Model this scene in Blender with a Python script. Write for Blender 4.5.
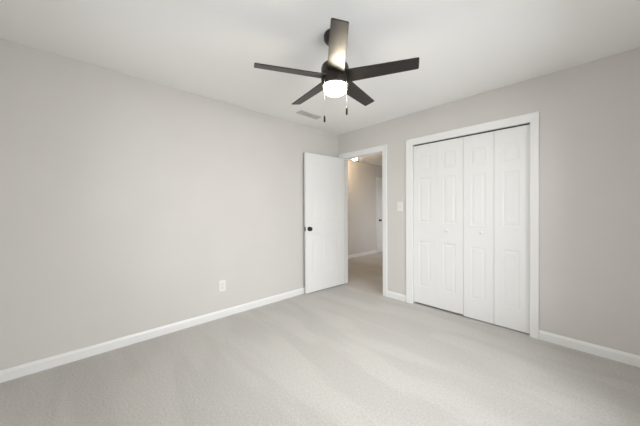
import bpy, bmesh, math, random
from mathutils import Vector, Matrix

for o in list(bpy.data.objects):
    bpy.data.objects.remove(o)
scene = bpy.context.scene
col = scene.collection
PI = math.pi

# ------------------------------------------------------------------ camera
YAW, PITCH, ROLL = 0.81711, -0.00654, -0.00462
F0 = Vector((-math.sin(YAW), math.cos(YAW), 0)); R0 = Vector((math.cos(YAW), math.sin(YAW), 0)); U0 = Vector((0, 0, 1))
Fw = F0 * math.cos(PITCH) + U0 * math.sin(PITCH); Up = U0 * math.cos(PITCH) - F0 * math.sin(PITCH)
Rt = R0 * math.cos(ROLL) + Up * math.sin(ROLL); Up = Up * math.cos(ROLL) - R0 * math.sin(ROLL)
cd = bpy.data.cameras.new('camera'); cam = bpy.data.objects.new('camera', cd); col.objects.link(cam)
M = Matrix((Rt, Up, -Fw)).transposed().to_4x4(); M.translation = Vector((2.88381, -3.12294, 1.21793))
cam.matrix_world = M
cd.sensor_width = 36; cd.sensor_fit = 'HORIZONTAL'; cd.lens = 257.304 / 640 * 36
cd.shift_y = -(213 - 210.917) / 640; cd.clip_start = 0.02
scene.camera = cam

# ------------------------------------------------------------------ world, daylight, exposure
w = bpy.data.worlds.new('sky'); scene.world = w; w.use_nodes = True
w.node_tree.nodes['Background'].inputs[0].default_value = (0.92, 0.96, 1.0, 1)
w.node_tree.nodes['Background'].inputs[1].default_value = 1.0

def area(name, loc, rot, sx, sy, power, colr):
    l = bpy.data.lights.new(name, 'AREA'); l.shape = 'RECTANGLE'; l.size = sx; l.size_y = sy
    l.energy = power; l.color = colr
    o = bpy.data.objects.new(name, l); col.objects.link(o); o.location = loc; o.rotation_euler = rot
    return o
# daylight standing outside the right and hall windows; the south one is added fill
area('daylight_east', (4.70, -1.60, 1.70), (0, math.radians(82), 0), 2.4, 3.8, 255, (0.935, 0.965, 1.0))
area('fill_light_south', (1.75, -4.60, 2.00), (math.radians(76), 0, 0), 3.0, 1.8, 70, (0.935, 0.965, 1.0))  # added fill through the unseen front window, lifts the back wall
area('daylight_hall', (0.42, 2.75, 0.90), (0, math.radians(90), 0), 1.3, 1.4, 12, (0.97, 0.97, 1.0))
scene.view_settings.view_transform = 'Standard'; scene.view_settings.look = 'None'
scene.view_settings.gamma = 1.0; scene.view_settings.use_curve_mapping = False
scene.view_settings.exposure = -0.08

# ------------------------------------------------------------------ materials
def mat(name, c, rough=0.6, bump=0, scale=100, metal=0, var=0, vscale=3, emit=None, estr=0, coat=0):
    m = bpy.data.materials.new(name); m.use_nodes = True; nt = m.node_tree; b = nt.nodes['Principled BSDF']
    b.inputs['Base Color'].default_value = (*c, 1); b.inputs['Roughness'].default_value = rough; b.inputs['Metallic'].default_value = metal
    tc = nt.nodes.new('ShaderNodeTexCoord')
    if bump:
        n = nt.nodes.new('ShaderNodeTexNoise'); n.inputs['Scale'].default_value = scale; n.inputs['Detail'].default_value = 3
        bp = nt.nodes.new('ShaderNodeBump'); bp.inputs['Strength'].default_value = bump; bp.inputs['Distance'].default_value = 0.002
        nt.links.new(tc.outputs['Object'], n.inputs['Vector']); nt.links.new(n.outputs['Fac'], bp.inputs['Height']); nt.links.new(bp.outputs[0], b.inputs['Normal'])
    if var:
        n = nt.nodes.new('ShaderNodeTexNoise'); n.inputs['Scale'].default_value = vscale
        r = nt.nodes.new('ShaderNodeMapRange'); r.inputs['To Min'].default_value = 1 - var; r.inputs['To Max'].default_value = 1 + var
        r.inputs['From Min'].default_value = 0.3; r.inputs['From Max'].default_value = 0.7
        mx = nt.nodes.new('ShaderNodeVectorMath'); mx.operation = 'SCALE'; mx.inputs[0].default_value = c
        nt.links.new(tc.outputs['Object'], n.inputs['Vector']); nt.links.new(n.outputs['Fac'], r.inputs['Value'])
        nt.links.new(r.outputs[0], mx.inputs['Scale']); nt.links.new(mx.outputs[0], b.inputs['Base Color'])
    if emit:
        b.inputs['Emission Color'].default_value = (*emit, 1); b.inputs['Emission Strength'].default_value = estr
    return m

M_wall = mat('greige_wall_paint', (0.63, 0.61, 0.58), 0.75, 0.12, 220, var=0.012, vscale=2.5)
M_ceil = mat('ceiling_white_paint', (0.91, 0.905, 0.89), 0.9, 0.25, 160)
M_trim = mat('white_trim_paint', (0.80, 0.80, 0.79), 0.38, 0.03, 60)
M_door = mat('white_door_paint', (0.80, 0.80, 0.79), 0.42, 0.04, 90)
M_black = mat('black_metal', (0.008, 0.008, 0.008), 0.5, 0.03, 300)
M_blade = mat('dark_bronze_blade', (0.008, 0.006, 0.0045), 0.37, 0.05, 120, var=0.25, vscale=9)
M_blade.node_tree.nodes['Principled BSDF'].inputs['Specular IOR Level'].default_value = 0.65
M_motor = mat('dark_bronze_housing', (0.030, 0.024, 0.017), 0.40, 0.03, 200, metal=0.5)
M_bowl = mat('lit_frosted_glass', (0.9, 0.88, 0.84), 0.4, 0.02, 80, emit=(1.0, 0.86, 0.66), estr=110)
M_chain = mat('pale_bead_chain', (0.75, 0.73, 0.70), 0.35, 0.05, 500, metal=0.6)
M_plate = mat('white_switch_plastic', (0.78, 0.78, 0.76), 0.35, 0.02, 100)
M_slot = mat('dark_slot', (0.08, 0.08, 0.08), 0.6, 0.02, 100)
M_vent = mat('vent_enamel', (0.56, 0.55, 0.52), 0.5, 0.03, 100)
M_steel = mat('brushed_steel', (0.55, 0.55, 0.54), 0.35, 0.05, 300, metal=0.9)
M_dark = mat('closet_interior_shade', (0.30, 0.29, 0.28), 0.9, 0.1, 100)  # closet shade is put into the colour, so the door gaps show dark
M_track = mat('dark_door_track', (0.05, 0.05, 0.05), 0.5, 0.05, 100, metal=0.5)
M_lampd = mat('lit_hall_diffuser', (0.9, 0.88, 0.82), 0.4, 0.02, 80, emit=(1.0, 0.76, 0.50), estr=120)

def carpet():
    m = bpy.data.materials.new('cut_pile_carpet'); m.use_nodes = True; nt = m.node_tree; N = nt.nodes; L = nt.links
    b = N['Principled BSDF']; b.inputs['Roughness'].default_value = 1.0; b.inputs['Specular IOR Level'].default_value = 0.1
    b.inputs['Sheen Weight'].default_value = 0.15; b.inputs['Sheen Roughness'].default_value = 0.6
    tc = N.new('ShaderNodeTexCoord')
    # vacuum tracks: wide soft streaks where the pile lies over
    outs = []
    for ang, scl, loc in ((0, (0.5, 3.0, 1), 0.0), (83, (0.55, 3.2, 1), 4.3)):
        mp = N.new('ShaderNodeMapping'); mp.inputs['Rotation'].default_value = (0, 0, math.radians(ang)); mp.inputs['Scale'].default_value = scl; mp.inputs['Location'].default_value = (loc, loc, 0)
        n1 = N.new('ShaderNodeTexNoise'); n1.inputs['Scale'].default_value = 1.3; n1.inputs['Detail'].default_value = 2.5; n1.inputs['Distortion'].default_value = 0.5
        L.new(tc.outputs['Object'], mp.inputs[0]); L.new(mp.outputs[0], n1.inputs['Vector']); outs.append(n1.outputs['Fac'])
    msk = N.new('ShaderNodeTexNoise'); msk.inputs['Scale'].default_value = 0.9; msk.inputs['Detail'].default_value = 1; L.new(tc.outputs['Object'], msk.inputs['Vector'])
    mr = N.new('ShaderNodeMapRange'); mr.inputs['From Min'].default_value = 0.44; mr.inputs['From Max'].default_value = 0.56; L.new(msk.outputs['Fac'], mr.inputs['Value'])
    bl = N.new('ShaderNodeMix'); bl.data_type = 'FLOAT'; L.new(mr.outputs[0], bl.inputs[0]); L.new(outs[0], bl.inputs[2]); L.new(outs[1], bl.inputs[3])
    r1 = N.new('ShaderNodeMapRange'); r1.interpolation_type = 'SMOOTHSTEP'
    for k, v in (('From Min', 0.42), ('From Max', 0.58), ('To Min', 0.955), ('To Max', 1.04)): r1.inputs[k].default_value = v
    L.new(bl.outputs[0], r1.inputs['Value'])
    # tufts
    n2 = N.new('ShaderNodeTexNoise'); n2.inputs['Scale'].default_value = 75; n2.inputs['Detail'].default_value = 4; n2.inputs['Roughness'].default_value = 0.7
    L.new(tc.outputs['Object'], n2.inputs['Vector'])
    r2 = N.new('ShaderNodeMapRange')
    for k, v in (('From Min', 0.3), ('From Max', 0.7), ('To Min', 0.86), ('To Max', 1.14)): r2.inputs[k].default_value = v
    L.new(n2.outputs['Fac'], r2.inputs['Value'])
    mu = N.new('ShaderNodeMath'); mu.operation = 'MULTIPLY'; L.new(r1.outputs[0], mu.inputs[0]); L.new(r2.outputs[0], mu.inputs[1])
    sc = N.new('ShaderNodeVectorMath'); sc.operation = 'SCALE'; sc.inputs[0].default_value = (0.515, 0.50, 0.472)
    L.new(mu.outputs[0], sc.inputs['Scale']); L.new(sc.outputs[0], b.inputs['Base Color'])
    bp = N.new('ShaderNodeBump'); bp.inputs['Strength'].default_value = 0.6; bp.inputs['Distance'].default_value = 0.006
    L.new(n2.outputs['Fac'], bp.inputs['Height']); L.new(bp.outputs[0], b.inputs['Normal'])
    return m
M_carpet = carpet()

def glass():
    m = bpy.data.materials.new('window_glass'); m.use_nodes = True; nt = m.node_tree; N = nt.nodes; N.clear()
    o = N.new('ShaderNodeOutputMaterial'); t = N.new('ShaderNodeBsdfTransparent'); g = N.new('ShaderNodeBsdfGlossy'); x = N.new('ShaderNodeMixShader')
    g.inputs['Roughness'].default_value = 0.02; f = N.new('ShaderNodeFresnel'); f.inputs[0].default_value = 1.3
    nt.links.new(f.outputs[0], x.inputs[0]); nt.links.new(t.outputs[0], x.inputs[1]); nt.links.new(g.outputs[0], x.inputs[2]); nt.links.new(x.outputs[0], o.inputs[0])
    return m
M_glass = glass()

# ------------------------------------------------------------------ mesh helpers
def obj(name, bm, m, parent=None, smooth=False, bevel=0):
    bmesh.ops.recalc_face_normals(bm, faces=bm.faces)
    me = bpy.data.meshes.new(name); bm.to_mesh(me); bm.free()
    o = bpy.data.objects.new(name, me); col.objects.link(o); me.materials.append(m)
    if smooth:
        for p in me.polygons: p.use_smooth = True
        me.set_sharp_from_angle(angle=math.radians(40))
    if bevel:
        b = o.modifiers.new('bevel', 'BEVEL'); b.width = bevel; b.segments = 2; b.limit_method = 'ANGLE'
    if parent: o.parent = parent
    return o
def box(bm, x0, x1, y0, y1, z0, z1, mtx=None):
    vs = [bm.verts.new((x, y, z)) for x in (x0, x1) for y in (y0, y1) for z in (z0, z1)]
    for f in ((0,1,3,2),(4,6,7,5),(0,4,5,1),(2,3,7,6),(0,2,6,4),(1,5,7,3)):
        bm.faces.new([vs[i] for i in f])
    if mtx: bmesh.ops.transform(bm, matrix=mtx, verts=vs)
def boxes(*bs):
    bm = bmesh.new()
    for b in bs: box(bm, *b)
    return bm
def lathe(bm, prof, n=40, mtx=None):
    # prof: (r, z) from one end to the other; r = 0 at an end closes it to a point
    rings = []; allv = []
    for r, z in prof:
        if r < 1e-6: ring = [bm.verts.new((0, 0, z))]
        else: ring = [bm.verts.new((r * math.cos(2*PI*i/n), r * math.sin(2*PI*i/n), z)) for i in range(n)]
        rings.append(ring); allv += ring
    for a, b in zip(rings, rings[1:]):
        for i in range(n):
            j = (i + 1) % n
            if len(a) == 1: bm.faces.new((a[0], b[i], b[j]))
            elif len(b) == 1: bm.faces.new((a[i], a[j], b[0]))
            else: bm.faces.new((a[i], a[j], b[j], b[i]))
    if mtx: bmesh.ops.transform(bm, matrix=mtx, verts=allv)
def lathe_bm(prof, n=40, mtx=None):
    bm = bmesh.new(); lathe(bm, prof, n, mtx); return bm
def prism(bm, prof, A, B, cutA=None, cutB=None):
    # sweep a list of 3-D offset points from A to B
    a = [bm.verts.new(Vector(A) + Vector(p)) for p in prof]; b = [bm.verts.new(Vector(B) + Vector(p)) for p in prof]
    n = len(prof)
    for i in range(n): bm.faces.new((a[i], a[(i+1) % n], b[(i+1) % n], b[i]))
    bm.faces.new(a); bm.faces.new(b)
def empty(name, loc, rz=0, parent=None):
    o = bpy.data.objects.new(name, None); col.objects.link(o); o.location = loc; o.rotation_euler = (0, 0, rz); o.empty_display_size = 0.05
    if parent: o.parent = parent
    return o
def tag(o, label, cat, group=None, kind=None):
    o['label'] = label; o['category'] = cat
    if group: o['group'] = group
    if kind: o['kind'] = kind
    return o
def struct(name, bm, m, label=None, cat=None, bevel=0, smooth=False):
    o = obj(name, bm, m, bevel=bevel, smooth=smooth); o['kind'] = 'structure'
    if label: o['label'] = label; o['category'] = cat
    return o

# ------------------------------------------------------------------ dimensions
H = 2.44; XR = 3.36; YF = -3.72; T = 0.12
D0, D1, DH = 0.090, 0.849, 2.030       # doorway, clear
C0, C1, CH = 1.293, 2.467, 2.032       # closet opening, clear
J = 0.02                               # jamb boards
HX0, HX1, HY1 = -1.25, 1.02, 4.3       # hall

# ------------------------------------------------------------------ shell
struct('floor', boxes((HX0 - 0.1, XR + 0.12, YF - 0.12, HY1 + 0.1, -0.1, 0)), M_carpet, 'pale beige cut pile carpet covering the whole bedroom floor', 'floor')
struct('ceiling', boxes((HX0 - 0.1, XR + 0.12, YF - 0.12, HY1 + 0.1, H, H + 0.1)), M_ceil, 'plain white ceiling above the whole room', 'ceiling')
struct('wall_left', boxes((-T, 0, YF - 0.12, 0, 0, H)), M_wall, 'long bare greige wall with the outlet, on the left', 'wall')
struct('wall_back', boxes((HX0 - 0.1, D0 - J, 0, T, 0, H), (D0 - J, D1 + J, 0, T, DH + J, H), (D1 + J, C0 - J, 0, T, 0, H),
                          (C0 - J, C1 + J, 0, T, CH + J, H), (C1 + J, XR, 0, T, 0, H)), M_wall, 'greige wall that holds the doorway and the closet', 'wall')
W1 = (-2.70, -0.66, 0.32, 1.95)        # y0 y1 z0 z1 window in the right wall
struct('wall_right', boxes((XR, XR + 0.12, YF - 0.12, W1[0], 0, H), (XR, XR + 0.12, W1[1], T, 0, H), (XR, XR + 0.12, W1[0], W1[1], 0, W1[2]), (XR, XR + 0.12, W1[0], W1[1], W1[3], H)), M_wall)
W2 = (0.60, 2.95, 0.90, 2.05)          # x0 x1 z0 z1 unseen front-wall window, added and sized to light the room
struct('wall_front', boxes((0, W2[0], YF - 0.12, YF, 0, H), (W2[1], XR, YF - 0.12, YF, 0, H), (W2[0], W2[1], YF - 0.12, YF, 0, W2[2]), (W2[0], W2[1], YF - 0.12, YF, W2[3], H)), M_wall)
# closet recess
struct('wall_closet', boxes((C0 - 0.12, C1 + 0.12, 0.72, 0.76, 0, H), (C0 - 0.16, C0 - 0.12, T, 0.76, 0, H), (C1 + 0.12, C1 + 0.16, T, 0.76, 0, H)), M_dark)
# hall beyond the doorway
struct('wall_hall_left', boxes((HX0 - 0.1, HX0, T, HY1, 0, H)), M_wall, 'hallway wall seen through the open doorway', 'wall')
struct('wall_hall_end', boxes((HX0, HX1, HY1, HY1 + 0.1, 0, H)), M_wall)
struct('wall_hall_right_and_light_block', boxes((HX1, HX1 + 0.1, T, 1.85, 0, H), (-0.12, HX1, 1.75, 1.85, 0, H)), M_wall)  # second box: unseen partition, added to give the hall daylight a shadow edge
struct('wall_hall_window', boxes((0.20, 0.30, 1.85, 2.0, 0, H), (0.20, 0.30, 3.5, HY1, 0, H), (0.20, 0.30, 2.0, 3.5, 0, 0.25), (0.20, 0.30, 2.0, 3.5, 1.55, H)), M_wall)

def window(name, a0, a1, z0, z1, axis, c, mull):
    # frame in the wall's thickness; axis 'x': runs along y at x = c
    bm = bmesh.new(); t = 0.045
    def b(p0, p1, q0, q1, d0, d1):
        if axis == 'x': box(bm, c + d0, c + d1, p0, p1, q0, q1)
        else: box(bm, p0, p1, c + d0, c + d1, q0, q1)
    b(a0, a0 + t, z0, z1, -0.03, 0.03); b(a1 - t, a1, z0, z1, -0.03, 0.03); b(a0 + t, a1 - t, z0, z0 + t, -0.03, 0.03); b(a0 + t, a1 - t, z1 - t, z1, -0.03, 0.03)
    zm = (z0 + z1) / 2; b(a0 + t, a1 - t, zm - 0.02, zm + 0.02, -0.02, 0.02)
    if mull:
        am = (a0 + a1) / 2; b(am - 0.03, am + 0.03, z0 + t, zm - 0.02, -0.025, 0.025); b(am - 0.03, am + 0.03, zm + 0.02, z1 - t, -0.025, 0.025)
    o = struct(name, bm, M_trim)
    g = bmesh.new(); bm = g
    if axis == 'x': box(g, c - 0.003, c + 0.003, a0 + t, a1 - t, z0 + t, z1 - t)
    else: box(g, a0 + t, a1 - t, c - 0.003, c + 0.003, z0 + t, z1 - t)
    obj('window_pane', g, M_glass, o)
window('window_1', *W1, 'x', XR + 0.07, True)
window('window_2_fill', *W2, 'y', YF - 0.07, True)
window('window_3', 2.0, 3.5, 0.25, 1.55, 'x', 0.25, True)

# baseboards
BH, BT = 0.084, 0.014
def base_prof(nx, ny):   # profile offsets: out of the wall along (nx, ny)
    return [(0, 0, 0), (nx*BT, ny*BT, 0), (nx*BT, ny*BT, BH - 0.02), (nx*BT*0.72, ny*BT*0.72, BH - 0.010), (nx*BT*0.5, ny*BT*0.5, BH - 0.002), (nx*BT*0.3, ny*BT*0.3, BH), (0, 0, BH)]
def baseboard(name, runs, label=None):
    bm = bmesh.new()
    for A, B, n in runs: prism(bm, base_prof(*n), A, B)
    struct(name, bm, M_trim, label, 'baseboard' if label else None)
baseboard('baseboard_left', [((0, YF, 0), (0, 0, 0), (1, 0))], 'white baseboard along the long left wall')
baseboard('baseboard_back', [((D1 + 0.07, 0, 0), (C0 - 0.092, 0, 0), (0, -1)), ((C1 + 0.067, 0, 0), (XR, 0, 0), (0, -1))], 'white baseboard either side of the closet')
baseboard('baseboard_right', [((XR, YF, 0), (XR, 0, 0), (-1, 0))])
baseboard('baseboard_front', [((0, YF, 0), (XR, YF, 0), (0, 1))])
HD0, HD1 = 2.965, 3.725                # hall door clear opening along y
baseboard('baseboard_hall', [((HX0, T, 0), (HX0, HD0 - 0.07, 0), (1, 0)), ((HX0, HD1 + 0.07, 0), (HX0, HY1, 0), (1, 0)), ((HX0, HY1, 0), (HX1, HY1, 0), (0, -1))], 'white baseboard along the hallway wall')

# casings (an inverted U with mitred corners) and jambs
CP = [(0, 0), (0, 0.009), (0.010, 0.0115), (0.030, 0.013), (0.050, 0.016), (0.064, 0.018), (0.070, 0.014), (0.070, 0)]
def casing(bm, a0, a1, zt, to3, wl=1.0, wr=1.0, wt=1.0):
    st = [(a0, 0, (-wl, 0)), (a0, zt, (-wl, wt)), (a1, zt, (wr, wt)), (a1, 0, (wr, 0))]
    rings = [[bm.verts.new(to3(a + d[0]*u, z + d[1]*u, v)) for u, v in CP] for a, z, d in st]
    n = len(CP)
    for r, s in zip(rings, rings[1:]):
        for i in range(n): bm.faces.new((r[i], r[(i+1) % n], s[(i+1) % n], s[i]))
    bm.faces.new(rings[0]); bm.faces.new(rings[-1])
bm = bmesh.new()
casing(bm, D0, D1, DH, lambda a, z, v: (a, -v, z), 1.0, 1.0, 1.2)
casing(bm, D0, D1, DH, lambda a, z, v: (a, T + v, z))
for b_ in ((D0 - J, D0, 0, T, 0, DH), (D1, D1 + J, 0, T, 0, DH), (D0 - J, D1 + J, 0, T, DH, DH + J),
           (D0, D0 + 0.011, 0.045, 0.075, 0, DH - 0.011), (D1 - 0.011, D1, 0.045, 0.075, 0, DH - 0.011), (D0, D1, 0.045, 0.075, DH - 0.011, DH)): box(bm, *b_)
trim1 = struct('trim_1', bm, M_trim, 'white casing around the open doorway to the hall', 'door casing')
obj('strike_plate', boxes((D1 - 0.0015, D1 + 0.001, 0.005, 0.033, 0.90, 0.97), (D1 - 0.003, D1 + 0.001, -0.003, 0.008, 0.915, 0.955)), M_black, trim1)
bm = bmesh.new()
casing(bm, C0, C1, CH, lambda a, z, v: (a, -v, z), 1.28, 0.95, 1.2)
for b_ in ((C0 - J, C0, 0, T, 0, CH), (C1, C1 + J, 0, T, 0, CH), (C0 - J, C1 + J, 0, T, CH, CH + J)): box(bm, *b_)
trim2 = struct('trim_2', bm, M_trim, 'wide white casing framing the closet doors', 'closet casing')
obj('door_track', boxes((C0 + 0.002, C1 - 0.002, 0.022, 0.062, CH - 0.012, CH)), M_track, trim2)
bm = bmesh.new(); casing(bm, HD0, HD1, DH, lambda a, z, v: (HX0 + v, a, z))
struct('trim_3', bm, M_trim, 'white casing of the door down the hallway', 'door casing')

# ------------------------------------------------------------------ panelled doors
def panel_leaf(w, h, t, cols, rows, relief=0.0032, both=False):
    """slab 0..w (x), -t..0 (y, moulded face at y = 0 looking to -y is built at y=-t), 0..h; cols / rows are the panel spans"""
    bm = bmesh.new()
    xs = [0] + [v for c in cols for v in c] + [w]; zs = [0] + [v for r in rows for v in r] + [h]
    def face(yf, sg):
        cache = {}
        def V(x, z, d=0):
            k = (round(x, 5), round(z, 5), round(d, 5))
            if k not in cache: cache[k] = bm.verts.new((x, yf + sg * d, z))
            return cache[k]
        for i in range(len(xs) - 1):
            for j in range(len(zs) - 1):
                x0, x1, z0, z1 = xs[i], xs[i+1], zs[j], zs[j+1]
                if i % 2 and j % 2:
                    steps = [(0, 0), (0.006, relief), (0.018, relief), (0.036, relief * 0.15)]
                    rg = []
                    for s, d in steps:
                        rg.append([V(x0+s, z0+s, d), V(x1-s, z0+s, d), V(x1-s, z1-s, d), V(x0+s, z1-s, d)])
                    for a, b in zip(rg, rg[1:]):
                        for k in range(4): bm.faces.new((a[k], a[(k+1) % 4], b[(k+1) % 4], b[k]))
                    bm.faces.new(rg[-1])
                else:
                    bm.faces.new((V(x0, z0), V(x1, z0), V(x1, z1), V(x0, z1)))
        return [V(x, 0) for x in xs], [V(w, z) for z in zs], [V(x, h) for x in xs], [V(0, z) for z in zs]
    A = face(-t, 1)
    if both: B = face(0, -1)
    else:
        q = [[bm.verts.new((x, 0, 0)) for x in xs], None, [bm.verts.new((x, 0, h)) for x in xs], None]
        q[3] = [q[0][0]] + [bm.verts.new((0, 0, z)) for z in zs[1:-1]] + [q[2][0]]
        q[1] = [q[0][-1]] + [bm.verts.new((w, 0, z)) for z in zs[1:-1]] + [q[2][-1]]
        bm.faces.new(q[0] + q[1][1:-1] + q[2][::-1] + q[3][1:-1][::-1]); B = q
    for a, b in zip(A, B):
        for k in range(len(a) - 1): bm.faces.new((a[k], a[k+1], b[k+1], b[k]))
    return bm
def rotm(axis, deg): return Matrix.Rotation(math.radians(deg), 4, axis)
ROWS = [(0.215, 0.785), (1.02, 1.58), (1.68, 1.86)]

# closet: two bifold pairs of two leaves
LW = (C1 - C0 - 0.008) / 4
def knob_bm(mtx): return lathe_bm([(0, 0.030), (0.008, 0.0295), (0.0135, 0.026), (0.0155, 0.020), (0.013, 0.013), (0.0075, 0.009), (0.007, 0.003), (0.011, 0), (0, 0)], 24, mtx)
def bifold(name, x0, label, knob_leaf, knob_x, bottom, seam):
    r = empty(name, (x0, 0.056, bottom)); tag(r, label, 'closet door', kind='structure')
    for k in (0, 1):
        lf = obj('leaf', panel_leaf(LW - seam, CH - 0.0135 - bottom, 0.032, [(0.072, LW - 0.078)], ROWS), M_door, r, bevel=0.0008)
        lf.location = (k * LW, 0, 0)
        if k == knob_leaf:
            kn = obj('knob', knob_bm(Matrix.Translation((knob_x - x0 - k * LW, -0.032, 0.957 - bottom)) @ rotm('X', 90)), M_door, lf, smooth=True)
    return r
bifold('door_2', C0 + 0.003, 'closed white panelled bifold pair nearest the light switch', 1, 1.716, 0.024, 0.0006)
bifold('door_3', C0 + 0.005 + 2 * LW, 'closed white panelled bifold pair on the closet side away from the light switch', 0, 2.068, 0.012, 0.0024)

# the bedroom door, swung open against the left wall
DW = 0.755
ang = math.atan2(-0.775, -0.048)
door = empty('door_1', (0.1235, -0.012, 0.014), ang)
tag(door, 'white panelled bedroom door standing open against the left wall', 'door', kind='structure')
slab = obj('slab', panel_leaf(DW, 2.014, 0.035, [(0.115, 0.330), (0.425, 0.640)], [(0.24, 0.835), (1.02, 1.58), (1.68, 1.87)], 0.0028, True), M_door, door, bevel=0.0015)
slab.scale = (1, 1, 1); slab.location = (0, 0, 0)
# local frame: +x runs to the free edge; the face towards the room is local +y (ang points to -y, so +y_local = +x_world)
K = Matrix.Translation((DW - 0.058, 0, 0.922))
kn = obj('door_knob', lathe_bm([(0, 0), (0.031, 0), (0.032, 0.004), (0.028, 0.008), (0.013, 0.011), (0.011, 0.018), (0.016, 0.022), (0.026, 0.028), (0.0300, 0.036), (0.027, 0.045), (0.017, 0.050), (0, 0.051)], 32, K @ rotm('X', -90)), M_black, door, smooth=True)
kn['label'] = 'round black door knob'
lp = obj('latch_plate', boxes((DW - 0.0005, DW + 0.0015, -0.029, -0.004, 0.890, 0.952), (DW, DW + 0.008, -0.023, -0.012, 0.914, 0.930)), M_black, door)
for z in (0.20, 1.0, 1.80):
    hb = bmesh.new(); lathe(hb, [(0, 0), (0.006, 0), (0.006, 0.09), (0, 0.09)], 12, Matrix.Translation((-0.006, -0.030, z)))
    box(hb, -0.002, 0.0005, -0.032, -0.003, z, z + 0.09)
    obj('hinge', hb, M_steel, door)

# hall door in the hall's left wall
hd = empty('door_4', (HX0 + 0.003, HD0 + 0.003, 0.015), math.radians(90)); tag(hd, 'white door with black knob down the hallway', 'door', kind='structure')
hs = obj('slab', panel_leaf(HD1 - HD0 - 0.006, DH - 0.018, 0.02, [(0.115, 0.330), (0.425, 0.640)], [(0.24, 0.835), (1.02, 1.58), (1.68, 1.87)], 0.004), M_door, hd)
hs.location = (0, 0.012, 0)
obj('door_knob', lathe_bm([(0, 0), (0.031, 0), (0.032, 0.004), (0.028, 0.008), (0.013, 0.011), (0.011, 0.026), (0.015, 0.031), (0.025, 0.038), (0.0285, 0.047), (0.026, 0.056), (0.016, 0.061), (0, 0.062)], 24,
    Matrix.Translation((0.065, -0.008, 0.885)) @ rotm('X', 90)), M_black, hd, smooth=True)

# ------------------------------------------------------------------ ceiling fan
FX, FY = 1.636, -1.801
fan = empty('ceiling_fan', (FX, FY, H))
tag(fan, 'dark bronze ceiling fan with five blades and a glowing light bowl', 'ceiling fan')
obj('canopy', lathe_bm([(0, 0), (0.076, 0), (0.078, -0.006), (0.077, -0.030), (0.066, -0.046), (0.034, -0.055), (0.018, -0.057), (0, -0.057)], 48), M_motor, fan, smooth=True)
obj('downrod', lathe_bm([(0, -0.05), (0.0125, -0.05), (0.0125, -0.22), (0, -0.22)], 24), M_motor, fan, smooth=True)
obj('motor_housing', lathe_bm([(0, -0.196), (0.026, -0.196), (0.040, -0.200), (0.074, -0.206), (0.090, -0.217), (0.097, -0.236), (0.098, -0.300), (0.097, -0.350), (0.092, -0.362), (0, -0.362)], 64), M_motor, fan, smooth=True)
lb = obj('light_bowl', lathe_bm([(0, -0.360), (0.078, -0.360), (0.080, -0.367), (0.078, -0.382), (0.074, -0.398), (0.056, -0.409), (0.032, -0.416), (0, -0.419)], 56), M_bowl, fan, smooth=True)
lb['label'] = 'glowing frosted white light bowl'
ZB = -0.299; PITCHB = math.radians(14)
def blade_bm(th):
    bm = bmesh.new(); r0, r1 = 0.085, 0.552; a, b = 0.058, 0.046; t = 0.0035; c = 0.006
    out = [(r0, -a), (r1 - c, -b), (r1, -b + c), (r1, b - c), (r1 - c, b), (r0, a)]
    top = [bm.verts.new((x, y, t)) for x, y in out]; bot = [bm.verts.new((x, y, -t)) for x, y in out]
    bm.faces.new(top); bm.faces.new(bot[::-1])
    for i in range(len(out)): bm.faces.new((top[i], bot[i], bot[(i+1) % len(out)], top[(i+1) % len(out)]))
    # clockwise side (seen from above) is local -y: raise it
    bmesh.ops.transform(bm, matrix=Matrix.Translation((0, 0, ZB)) @ Matrix.Rotation(th, 4, 'Z') @ Matrix.Rotation(-PITCHB, 4, 'X'), verts=bm.verts)
    return bm
for k in range(5):
    obj('blade', blade_bm(math.radians(-44 + 72 * k)), M_blade, fan, bevel=0.001)
vr = Vector((Rt.x, Rt.y)); vf = Vector((F0.x, F0.y))
for nm, lat, fw, zt, zf0, zf1 in (('pull_chain', -0.076, -0.066, -0.34, -0.590, -0.632), ('pull_chain', 0.074, -0.068, -0.34, -0.535, -0.584)):
    px = vr.x * lat + vf.x * fw; py = vr.y * lat + vf.y * fw
    bm = bmesh.new(); z = zt
    while z > zf0:
        bmesh.ops.create_icosphere(bm, subdivisions=1, radius=0.0011, matrix=Matrix.Translation((px, py, z))); z -= 0.0042
    box(bm, px - 0.0004, px + 0.0004, py - 0.0004, py + 0.0004, zf0, zt)
    ch = obj(nm, bm, M_chain, fan, smooth=True)
    fb = obj('fob', lathe_bm([(0, zf0 + 0.004), (0.003, zf0 + 0.003), (0.0062, zf0 - 0.003), (0.0066, (zf0 + zf1) / 2), (0.0066, zf1 + 0.004), (0.005, zf1), (0, zf1)], 16, Matrix.Translation((px, py, 0))), M_motor, ch, smooth=True)

# ------------------------------------------------------------------ hall ceiling light
hl = empty('ceiling_light', (-0.747, 1.35, H)); tag(hl, 'small glowing ceiling light in the hallway, seen at the top of the doorway', 'ceiling light')
obj('base', lathe_bm([(0, 0), (0.120, 0), (0.120, -0.020), (0.112, -0.024), (0, -0.024)], 32), M_plate, hl, smooth=True)
obj('diffuser', lathe_bm([(0, -0.023), (0.062, -0.023), (0.066, -0.060), (0.062, -0.105), (0.048, -0.132), (0.026, -0.144), (0, -0.147)], 32), M_lampd, hl, smooth=True)

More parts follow.
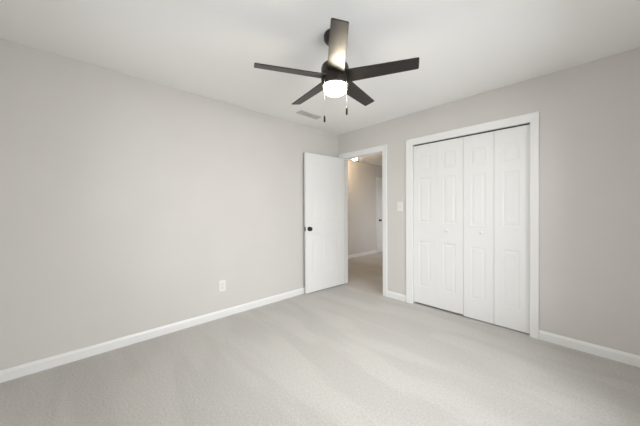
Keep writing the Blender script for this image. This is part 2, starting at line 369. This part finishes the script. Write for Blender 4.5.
# ------------------------------------------------------------------ ceiling vent
v = empty('ceiling_vent', (0.362, -0.942, H)); tag(v, 'slim pale metal air vent set in the ceiling', 'air vent')
vw, vl = 0.056, 0.172
obj('frame', boxes((-vw, -vw + 0.014, -vl, vl, -0.008, 0), (vw - 0.014, vw, -vl, vl, -0.008, 0), (-vw + 0.014, vw - 0.014, -vl, -vl + 0.014, -0.008, 0), (-vw + 0.014, vw - 0.014, vl - 0.014, vl, -0.008, 0), (-vw + 0.014, vw - 0.014, -0.005, 0.005, -0.008, 0)), M_vent, v, bevel=0.0015)
bm = bmesh.new()
n = 22
for i in range(n):
    y = -vl + 0.02 + (2 * vl - 0.04) * i / (n - 1)
    if abs(y) < 0.008: continue
    box(bm, -vw + 0.012, vw - 0.012, -0.0045, 0.0045, -0.0007, 0.0007, Matrix.Translation((0, y, -0.005)) @ rotm('X', -30))
obj('louvers', bm, M_vent, v)
obj('backing', boxes((-vw + 0.01, vw - 0.01, -vl + 0.01, vl - 0.01, -0.0012, -0.0002)), mat('vent_shadow_duct', (0.12, 0.12, 0.12), 0.8, 0.05, 90), v)

# ------------------------------------------------------------------ outlet and switch
def rounded(bm, w, h, t, mtx, c=0.006):
    out = []
    for sx, sy, a0 in ((1, 1, 0), (-1, 1, 90), (-1, -1, 180), (1, -1, 270)):
        for a in (0, 45, 90):
            A = math.radians(a0 + a); out.append((sx * (w/2 - c) + c * math.cos(A), sy * (h/2 - c) + c * math.sin(A)))
    f = [bm.verts.new((x * 0.96, y * 0.97, t)) for x, y in out]; m_ = [bm.verts.new((x, y, t * 0.55)) for x, y in out]; b = [bm.verts.new((x, y, 0)) for x, y in out]
    bm.faces.new(f); bm.faces.new(b[::-1]); k = len(out)
    for p, q in ((f, m_), (m_, b)):
        for i in range(k): bm.faces.new((p[i], q[i], q[(i+1) % k], p[(i+1) % k]))
    bmesh.ops.transform(bm, matrix=mtx, verts=f + m_ + b)
# local plate frame: x across, y up, z out of the wall
ON_LEFT = Matrix(((0, 0, 1, 0), (1, 0, 0, 0), (0, 1, 0, 0), (0, 0, 0, 1)))      # z -> +x
ON_BACK = Matrix(((1, 0, 0, 0), (0, 0, -1, 0), (0, 1, 0, 0), (0, 0, 0, 1)))     # z -> -y
ot = empty('wall_outlet', (0, -1.941, 0.355)); tag(ot, 'white duplex power outlet low on the long left wall', 'outlet')
bm = bmesh.new(); rounded(bm, 0.076, 0.122, 0.006, ON_LEFT); obj('plate', bm, M_plate, ot)
for s in (-1, 1):
    bm = bmesh.new(); rounded(bm, 0.034, 0.028, 0.004, ON_LEFT @ Matrix.Translation((0, s * 0.0195, 0.0052)), 0.010)
    rc = obj('receptacle', bm, M_plate, ot)
    bm = bmesh.new()
    for dx in (-0.0065, 0.0065): box(bm, dx - 0.0012, dx + 0.0012, s * 0.0195 - 0.001, s * 0.0195 + 0.008, 0.0090, 0.0097, ON_LEFT)
    box(bm, -0.0025, 0.0025, s * 0.0195 - 0.010, s * 0.0195 - 0.005, 0.0090, 0.0097, ON_LEFT)
    obj('slots', bm, M_slot, rc)
obj('screw', lathe_bm([(0, 0.0075), (0.0025, 0.007), (0.003, 0.0055), (0, 0.0055)], 12, ON_LEFT), M_steel, ot)
sw = empty('light_switch', (1.117, 0, 1.25)); tag(sw, 'white toggle light switch between the doorway and the closet', 'light switch')
bm = bmesh.new(); rounded(bm, 0.076, 0.124, 0.006, ON_BACK); obj('plate', bm, M_plate, sw)
bm = bmesh.new(); box(bm, -0.005, 0.005, -0.011, 0.011, 0.005, 0.0085, ON_BACK); box(bm, -0.0038, 0.0038, -0.006, 0.006, 0.0, 0.016, ON_BACK @ Matrix.Translation((0, -0.003, 0.005)) @ rotm('X', 28))
obj('toggle', bm, M_plate, sw)
for s in (-1, 1): obj('screw', lathe_bm([(0, 0.0075), (0.0025, 0.007), (0.003, 0.0055), (0, 0.0055)], 12, ON_BACK @ Matrix.Translation((0, s * 0.030, 0))), M_steel, sw)
